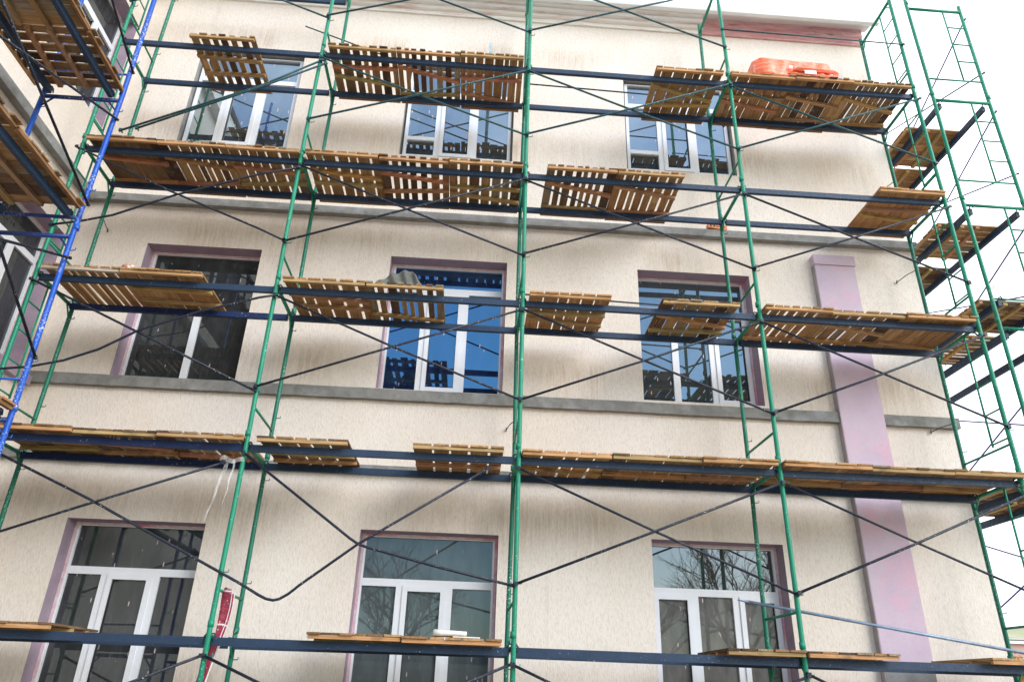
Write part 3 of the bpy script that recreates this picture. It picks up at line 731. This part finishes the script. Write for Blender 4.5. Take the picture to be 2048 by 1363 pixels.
# ------------------------------------------------------------------ loose things
def tarp_mat():
    g = G('orange_plastic'); p = g.co('Object', (.5, 1, 2.4))
    c = g.mix(g.ramp(g.noise(p, 9, 5, .6), .48, .68), (.92, .14, .035), (.94, .30, .18))
    c = g.mix(g.ramp(g.noise(p, 5, 3), .68, .72), c, (.90, .50, .42))
    g.b.inputs['Transmission Weight'].default_value = 0; g.b.inputs['Subsurface Weight'].default_value = 0
    return g.out(c, .28, g.noise(p, 7, 5), .8, .03, .6)
M['tarp'] = tarp_mat()
def bundle():
    e = empty('bundle', (4.07, .125, 8.07)); tag(e, 'folded orange plastic bundle with a white tag lying on the highest plank level', 'plastic bundle')
    mb = MB(); nx, na = 44, 22; P = []; r = random.Random(3)
    for i in range(nx + 1):
        t = i / nx; x = (t - .5) * 1.22; ring = []
        hw = .22 * min(1, (math.sin(math.pi * max(.001, min(t, 1 - t)) * 5) if min(t, 1 - t) < .1 else 1) * .5 + .5)
        ht = .40 - .05 * t
        for k in range(na):
            a = 2 * math.pi * k / na; ca, sa = math.cos(a), math.sin(a)
            yy = hw * math.copysign(abs(ca) ** .4, ca); zz = ht / 2 * (1 + math.copysign(abs(sa) ** .35, sa))
            q = .006 * math.sin(x * 31 + k) + .008 * math.sin(x * 9 + zz * 40) + r.uniform(-.004, .004)
            ring.append(mb.vert((x, yy + q, zz + (q if zz > .03 else 0))))
        P.append(ring)
    for A, B in zip(P, P[1:]):
        for k in range(na): mb.face([A[k], B[k], B[(k + 1) % na], A[(k + 1) % na]], k % 3 != 0)
    mb.face(P[0][::-1]); mb.face(P[-1])
    mb.build('sheeting', M['tarp'], e)
    rl = MB(); pts = []
    for k in range(14):
        a = math.pi * (k / 13) - math.pi / 2
        pts.append((.54 + .09 * math.cos(a), -.235, .085 + .065 * math.sin(a)))
    pts = [(-.1, -.235, .02)] + pts + [(.0, -.235, .16)]
    for j in range(3): rl.tube([(p[0] - j * .03, p[1] - .002 * j, p[2] * (1 - .22 * j) + .01 * j) for p in pts], .012, 6)
    rl.build('fold', M['tarp'], e)
    tg = MB(); tg.box((.10, -.262, .03), (.28, -.258, .10)); tg.box((-.12, -.25, .13), (-.07, -.246, .19)); tg.build('tag', plain('white_tag', (.75, .77, .8), .5), e)
bundle()
def slate():
    e = empty('corrugated_sheet', (-1.53, -.07, 4.098)); tag(e, 'broken piece of grey corrugated sheet lying on the planks before the blue window', 'corrugated sheet')
    mb = MB(); out = [(-.30, .0), (-.15, .17), (.0, .27), (.13, .30), (.20, .18), (.30, .0)]
    nx = 40; top = []; bot = []
    def h(x):
        for (a, b), (c, d_) in zip(out, out[1:]):
            if a <= x <= c: return b + (d_ - b) * (x - a) / (c - a)
        return 0
    rows = 8; idx = []
    for i in range(nx + 1):
        x = -.30 + .60 * i / nx; H = h(x); col = []
        for j in range(rows + 1):
            v = j / rows; z = H * v * .98 + .004; y = .10 * v * H / .225 + .028 * math.sin((x + .25 * v * .3) * 42)
            col.append((x, y, z))
        idx.append(col)
    for th in (0, .007):
        I = [[mb.vert((a, b + th, c)) for a, b, c in col] for col in idx]
        for A, B in zip(I, I[1:]):
            for j in range(rows): mb.face([A[j], B[j], B[j + 1], A[j + 1]] if th == 0 else [A[j], A[j + 1], B[j + 1], B[j]], True)
        if th == 0: I0 = I
    for j in range(rows): mb.face([I0[0][j], I0[0][j + 1], I[0][j + 1], I[0][j]]); mb.face([I0[-1][j], I[-1][j], I[-1][j + 1], I0[-1][j + 1]])
    for A, B, A2, B2 in zip(I0, I0[1:], I, I[1:]): mb.face([A[-1], B[-1], B2[-1], A2[-1]]); mb.face([A[0], A2[0], B2[0], B[0]])
    mb.build('sheet', M['slate'], e)
slate()
def brick():
    e = empty('brick', (3.08, 1.24, 6.135), R(4), R(3)); tag(e, 'orange hollow clay brick standing on the grey ledge behind the fourth post', 'brick')
    mb = MB(); mb.box((-.15, -.045, 0), (.15, .045, .075)); mb.build('body', M['brickc'], e)
    mb = MB()
    for x in (-.11, -.055): mb.box((x - .012, -.047, .022), (x + .012, -.044, .062))
    mb.box((-.025, -.047, .03), (.02, -.044, .044)); mb.box((.09, -.047, .03), (.12, -.044, .05))
    mb.build('hole', M['gasket'], e)  # dark plates painted as the shade inside the brick's hollows
brick()
def rock():
    mb = MB(); r = random.Random(5); n, m = 9, 6; P = []
    for i in range(m + 1):
        th = math.pi * i / m; P.append([mb.vert((.085 * math.sin(th) * math.cos(2 * math.pi * k / n) * r.uniform(.8, 1.15), .06 * math.sin(th) * math.sin(2 * math.pi * k / n) * r.uniform(.8, 1.15), .045 * (1 + math.cos(th)) * r.uniform(.9, 1.1))) for k in range(n)])
    for A, B in zip(P, P[1:]):
        for k in range(n): mb.face([A[k], B[k], B[(k + 1) % n], A[(k + 1) % n]])
    g = G('broken_brick'); p = g.co('Object'); c = g.mix(g.ramp(g.noise(p, 14, 4), .45, .6), (.42, .17, .12), (.66, .60, .55))
    o = mb.build('rubble_lump', g.out(c, .9, g.noise(p, 40), .5, .01), None, (-4.84, -.03, 4.10))
    tag(o, 'small reddish white lump of rubble on the planks near the blue post', 'rubble')
rock()
def roll():
    e = empty('paper_roll', (-.80, .02, .075), R(6)); tag(e, 'whitish rolled paper lying on the lowest planks before the bottom middle window', 'paper roll')
    mat = plain('dirty_paper', (.62, .62, .60), .8, 0, 9, .15)
    for yy, zz in ((0, .042), (.075, .036)):
        mb = MB(); r0 = .036; ln = .34; n = 18; P = []
        for x in (0, .08, .2, ln):
            P.append([mb.vert((x, yy + math.cos(a) * r0 * (1 - .15 * k / n), zz + math.sin(a) * r0 * (1 - .15 * k / n) * (1 - x * .9))) for k in range(n + 1) for a in (k / n * 2 * math.pi * 1.05,)])
        for A, B in zip(P, P[1:]):
            for k in range(n): mb.face([A[k], A[k + 1], B[k + 1], B[k]], True)
        o = mb.build('roll', mat, e); md = o.modifiers.new('t', 'SOLIDIFY'); md.thickness = .004
    mb = MB(); mb.box((.20, -.02, 0.004), (.48, .10, .016)); mb.build('loose_sheet', mat, e)
roll()
def tape():
    g = G('dark_red_wrap'); p = g.co('Object')
    c = g.mix(g.ramp(g.noise(g.co('Object', (1, 1, 2)), 26, 4, .7), .42, .60), (.34, .012, .055), (.10, .012, .02))
    z = g.n('ShaderNodeSeparateXYZ', {0: p}).outputs['Z']
    st = g.math('GREATER_THAN', g.math('FRACT', g.math('MULTIPLY', z, 3.1)), .955)
    c = g.mix(g.math('MULTIPLY', st, .85), c, (.75, .6, .62))
    c = g.mix(g.ramp(g.noise(p, 40, 2), .66, .69), c, (.6, .62, .60))
    m = g.out(c, .3, g.noise(p, 30), .3, .01)
    e = empty('wrapping_strip', (-2.99, .25, .46)); tag(e, 'dark red printed plastic wrapping strip hanging on a rung of the second post', 'plastic strip')
    edge = plain('white_strip_edge', (.75, .70, .72), .5)
    for s, y0, wd, n_ in ((-1, -.10, .10, 0), (1, .03, .05, 1)):
        mb = MB(); P = []
        for i in range(30):
            t = i / 29; z = -1.35 * t; x = .015 + s * .012 * t - .10 * t + .02 * math.sin(t * 7 + n_); y = y0 + .05 * math.sin(t * 4 + n_) - .06 * t
            wq = wd * (.45 + .55 * abs(math.cos(t * 5.0 + n_ * 1.5)))
            P.append([mb.vert((x + wq * u, y + .05 * u * math.sin(t * 6), z + .018 * (1 - abs(u) * 0) * 0)) for u in (-.5, -.2, .2, .5)])
        for A, B in zip(P, P[1:]):
            for k in range(3): mb.face([A[k], A[k + 1], B[k + 1], B[k]], True)
        o = mb.build('strip', m, e); md = o.modifiers.new('t', 'SOLIDIFY'); md.thickness = .002
        mb = MB(); mb.tube([tuple(P_) for P_ in [(mb_v[0], mb_v[1] - .004, mb_v[2]) for mb_v in [o.data.vertices[r_[3]].co for r_ in P]]], .0045, 5); mb.build('strip_edge', edge, e)
    mb = MB(); mb.tube([(.0, -.13, -.01), (.0, -.13, .018), (.0, 0.06, .018), (0, .06, -.01)], .012, 6); mb.build('loop', m, e)
tape()
def pole():
    mb = MB(); mb.tube([(2.62, .30, .57), (4.6, .33, .30), (6.6, .36, .03)], .017, 10)
    mb.tube([(2.50, .30, .585), (2.62, .30, .57)], [.004, .017], 10)
    tag(mb.build('steel_pole', M['steel']), 'long bluish steel pole slanting across the pink pilaster above the lowest planks', 'pole')
    mb = MB(); mb.tube([(-3.67, .90, 9.47), (-2.52, .91, 9.03), (-.12, .93, 8.09)], .011, 8)
    tag(mb.build('steel_rod', M['teal']), 'thin bluish rod leaning upwards from the highest planks left of the centre post', 'rod')
    mb = MB(); mb.box((-.60, .90, 8.068), (-.565, .912, 9.40)); mb.box((-.566, .905, 8.068), (-.545, .93, 9.2))
    tag(mb.build('plastic_profile', plain('pale_blue_plastic', (.30, .48, .55), .5)), 'pale blue plastic profile standing upright on the highest planks left of the centre post', 'profile')
pole()
def film():
    g = G('plastic_film'); p = g.co('Object', (1, 1, .2))
    tr = g.n('ShaderNodeBsdfTransparent'); df = g.n('ShaderNodeBsdfDiffuse', {'Color': (.78, .80, .80, 1)}); 
    ms = g.n('ShaderNodeMixShader', {0: g.ramp(g.noise(p, 22, 4), .35, .7, .08, .5)}); g.l(tr.outputs[0], ms.inputs[1]); g.l(df.outputs[0], ms.inputs[2]); g.l(ms.outputs[0], g.t.nodes['Material Output'].inputs[0])
    e = empty('plastic_film', (-3.10, -.06, 1.80)); tag(e, 'torn translucent plastic film tied to the second post under the fourth plank level', 'plastic film')
    mb = MB()
    P = []
    for i in range(12):
        t = i / 11; P.append([mb.vert((-.16 + .26 * t, -.02 * math.sin(t * 5), -.03 + .02 * math.sin(t * 9) + u * .05)) for u in (0, 1)])
    for A, B in zip(P, P[1:]): mb.face([A[0], B[0], B[1], A[1]])
    mb.build('sheet', g.m, e)
    for x0, dx, ln, wd in ((-.08, -.10, .66, .045), (.0, -.03, .50, .022)):
        mb = MB(); P = []
        for i in range(14):
            t = i / 13; xx = x0 + dx * t + .008 * math.sin(t * 12); P.append([mb.vert((xx + u * wd * (1 - t * .8), .01 * math.sin(t * 6), -.02 - ln * t)) for u in (-.5, .5)])
        for A, B in zip(P, P[1:]): mb.face([A[0], B[0], B[1], A[1]])
        mb.build('hanging_strip', g.m, e)
film()
def scrap():
    mb = MB(); r = random.Random(9)
    pts = [(0, 0), (.16, .03), (.20, -.04), (.17, -.10), (.13, -.07), (.09, -.12), (.05, -.06)]
    for y in (0, .012):
        idx = [mb.vert((a, y + .03 * a, b)) for a, b in pts]
        mb.face(idx if y else idx[::-1])
    for k in range(7): mb.face([k, (k + 1) % 7, 7 + (k + 1) % 7, 7 + k])
    tag(mb.build('bitumen_scrap', plain('brown_bitumen', (.10, .065, .045), .9), None, (3.12, .80, 7.93)), 'torn brown scrap hanging under the highest planks right of the fourth post', 'scrap')
scrap()

# ------------------------------------------------------------------ surroundings (right edge, and what the panes mirror)
def bare_tree(x, y, h, seed, label, crown_col=(.10, .075, .05), leaf=None):
    r = random.Random(seed); e = empty('bare_tree', (x, y, GZ)); tag(e, label, 'tree')
    tk = MB(); cw = MB()
    bark = plain('bark_' + str(seed), crown_col, .95)
    tk.tube([(0, 0, 0), (.05, .02, h * .18), (-.03, .05, h * .34)], [h * .026, h * .021, h * .017], 8)
    tips = []
    def grow(p, d, ln, rad, lv):
        q = p + d * ln * .5 + Vector((r.uniform(-1, 1), r.uniform(-1, 1), r.uniform(-.3, .6))) * ln * .06; e_ = p + d * ln
        cw.tube([p, q, e_], [rad, rad * .8, rad * .55], 4 if lv > 1 else 6, False)
        if lv >= 5: tips.append(e_); return
        for k in range(3 if lv < 4 else 2):
            nd = (d + Vector((r.uniform(-1, 1), r.uniform(-1, 1), r.uniform(-.35, .75))) * .75).normalized()
            grow(p + d * ln * r.uniform(.55, 1), nd, ln * r.uniform(.6, .8), rad * .55, lv + 1)
    for k in range(8):
        a = k * 1.26 + r.random(); grow(Vector((-.03, .05, h * (.22 + .03 * k))), Vector((math.cos(a) * .8, math.sin(a) * .8, 1)).normalized(), h * .24, h * .010, 0)
    tk.build('trunk', bark, e); cw.build('crown', bark, e)
    if leaf:
        lf = MB()
        for t in tips:
            for _ in range(9):
                c = t + Vector((r.gauss(0, .22), r.gauss(0, .22), r.gauss(0, .22))); a = Vector((r.uniform(-1, 1), r.uniform(-1, 1), r.uniform(-1, 1))).normalized() * .08; b = a.cross(Vector((r.random(), r.random(), r.random()))).normalized() * .06
                lf.quad(c - a, c - b, c + a, c + b)
        g = G('autumn_leaves'); p = g.co('Object'); c = g.mix(g.noise(p, 3), leaf, tuple(v * 1.6 for v in leaf)); lf.build('foliage', g.out(c, .8), e)
bare_tree(25.4, 31.5, 4.4, 11, 'yellow autumn tree beyond the right corner, low at the picture edge', (.10, .06, .03), (.38, .20, .04))
bare_tree(28.2, 34, 4.4, 12, 'second yellow autumn tree farther right beyond the corner', (.10, .06, .03), (.40, .22, .05))
def far_house():
    e = empty('house', (46, 56, GZ)); tag(e, 'pinkish low house with a white eave far beyond the right corner', 'house')
    mb = MB(); mb.box((-9, -4, 0), (9, 4, 6.2)); mb.build('wall', plaster('far_pink_wall', (.45, .28, .24), (.52, .36, .31), 1), e)
    mb = MB(); mb.box((-9.3, -4.3, 6.21), (9.3, 4.3, 6.4)); mb.build('eave', M['gutter'], e)
    mb = MB(); mb.box((-9.1, -4.1, 6.41), (9.1, 4.1, 6.5)); P = [mb.vert(q) for q in ((-9.2, -4.2, 6.51), (9.2, -4.2, 6.51), (9.2, 4.2, 6.51), (-9.2, 4.2, 6.51), (-7, 0, 6.95), (7, 0, 6.95))]
    for q in ((0, 1, 5, 4), (1, 2, 5), (2, 3, 4, 5), (3, 0, 4)): mb.face([P[k] for k in q])
    mb.build('roof', M['roof'], e)
    for x in (-6, -2, 2, 6):
        mb = MB(); mb.box((x - .6, -4.05, 1.4), (x + .6, -4.004, 3.2)); mb.build('window', M['glassd'], e)
far_house()
bare_tree(12.5, -24, 9.5, 21, 'tall bare tree behind the camera, mirrored in the bottom right window')
bare_tree(8.0, -27, 8.0, 22, 'smaller bare tree behind the camera, mirrored beside the tall one')
bare_tree(-3.5, -26, 8.5, 23, 'bare tree behind the camera, mirrored in the bottom middle window')
def garden_wall():
    g = G('pale_brickwork'); p = g.n('ShaderNodeMapping', {'Vector': g.n('ShaderNodeTexCoord').outputs['Object'], 'Rotation': (R(90), 0, 0)}).outputs[0]
    b = g.n('ShaderNodeTexBrick', {'Vector': p, 'Color1': (.42, .38, .33, 1), 'Color2': (.34, .30, .26, 1), 'Mortar': (.12, .11, .10, 1), 'Scale': 1.0, 'Mortar Size': .012, 'Brick Width': .5, 'Row Height': .22})
    mb = MB(); mb.box((-14, 0, 0), (22, .3, 2.5)); o = mb.build('brick_wall', g.out(b.outputs[0], .9), None, (0, -19.5, GZ))
    tag(o, 'pale brick yard wall behind the camera, mirrored low in the bottom windows', 'wall')
garden_wall()
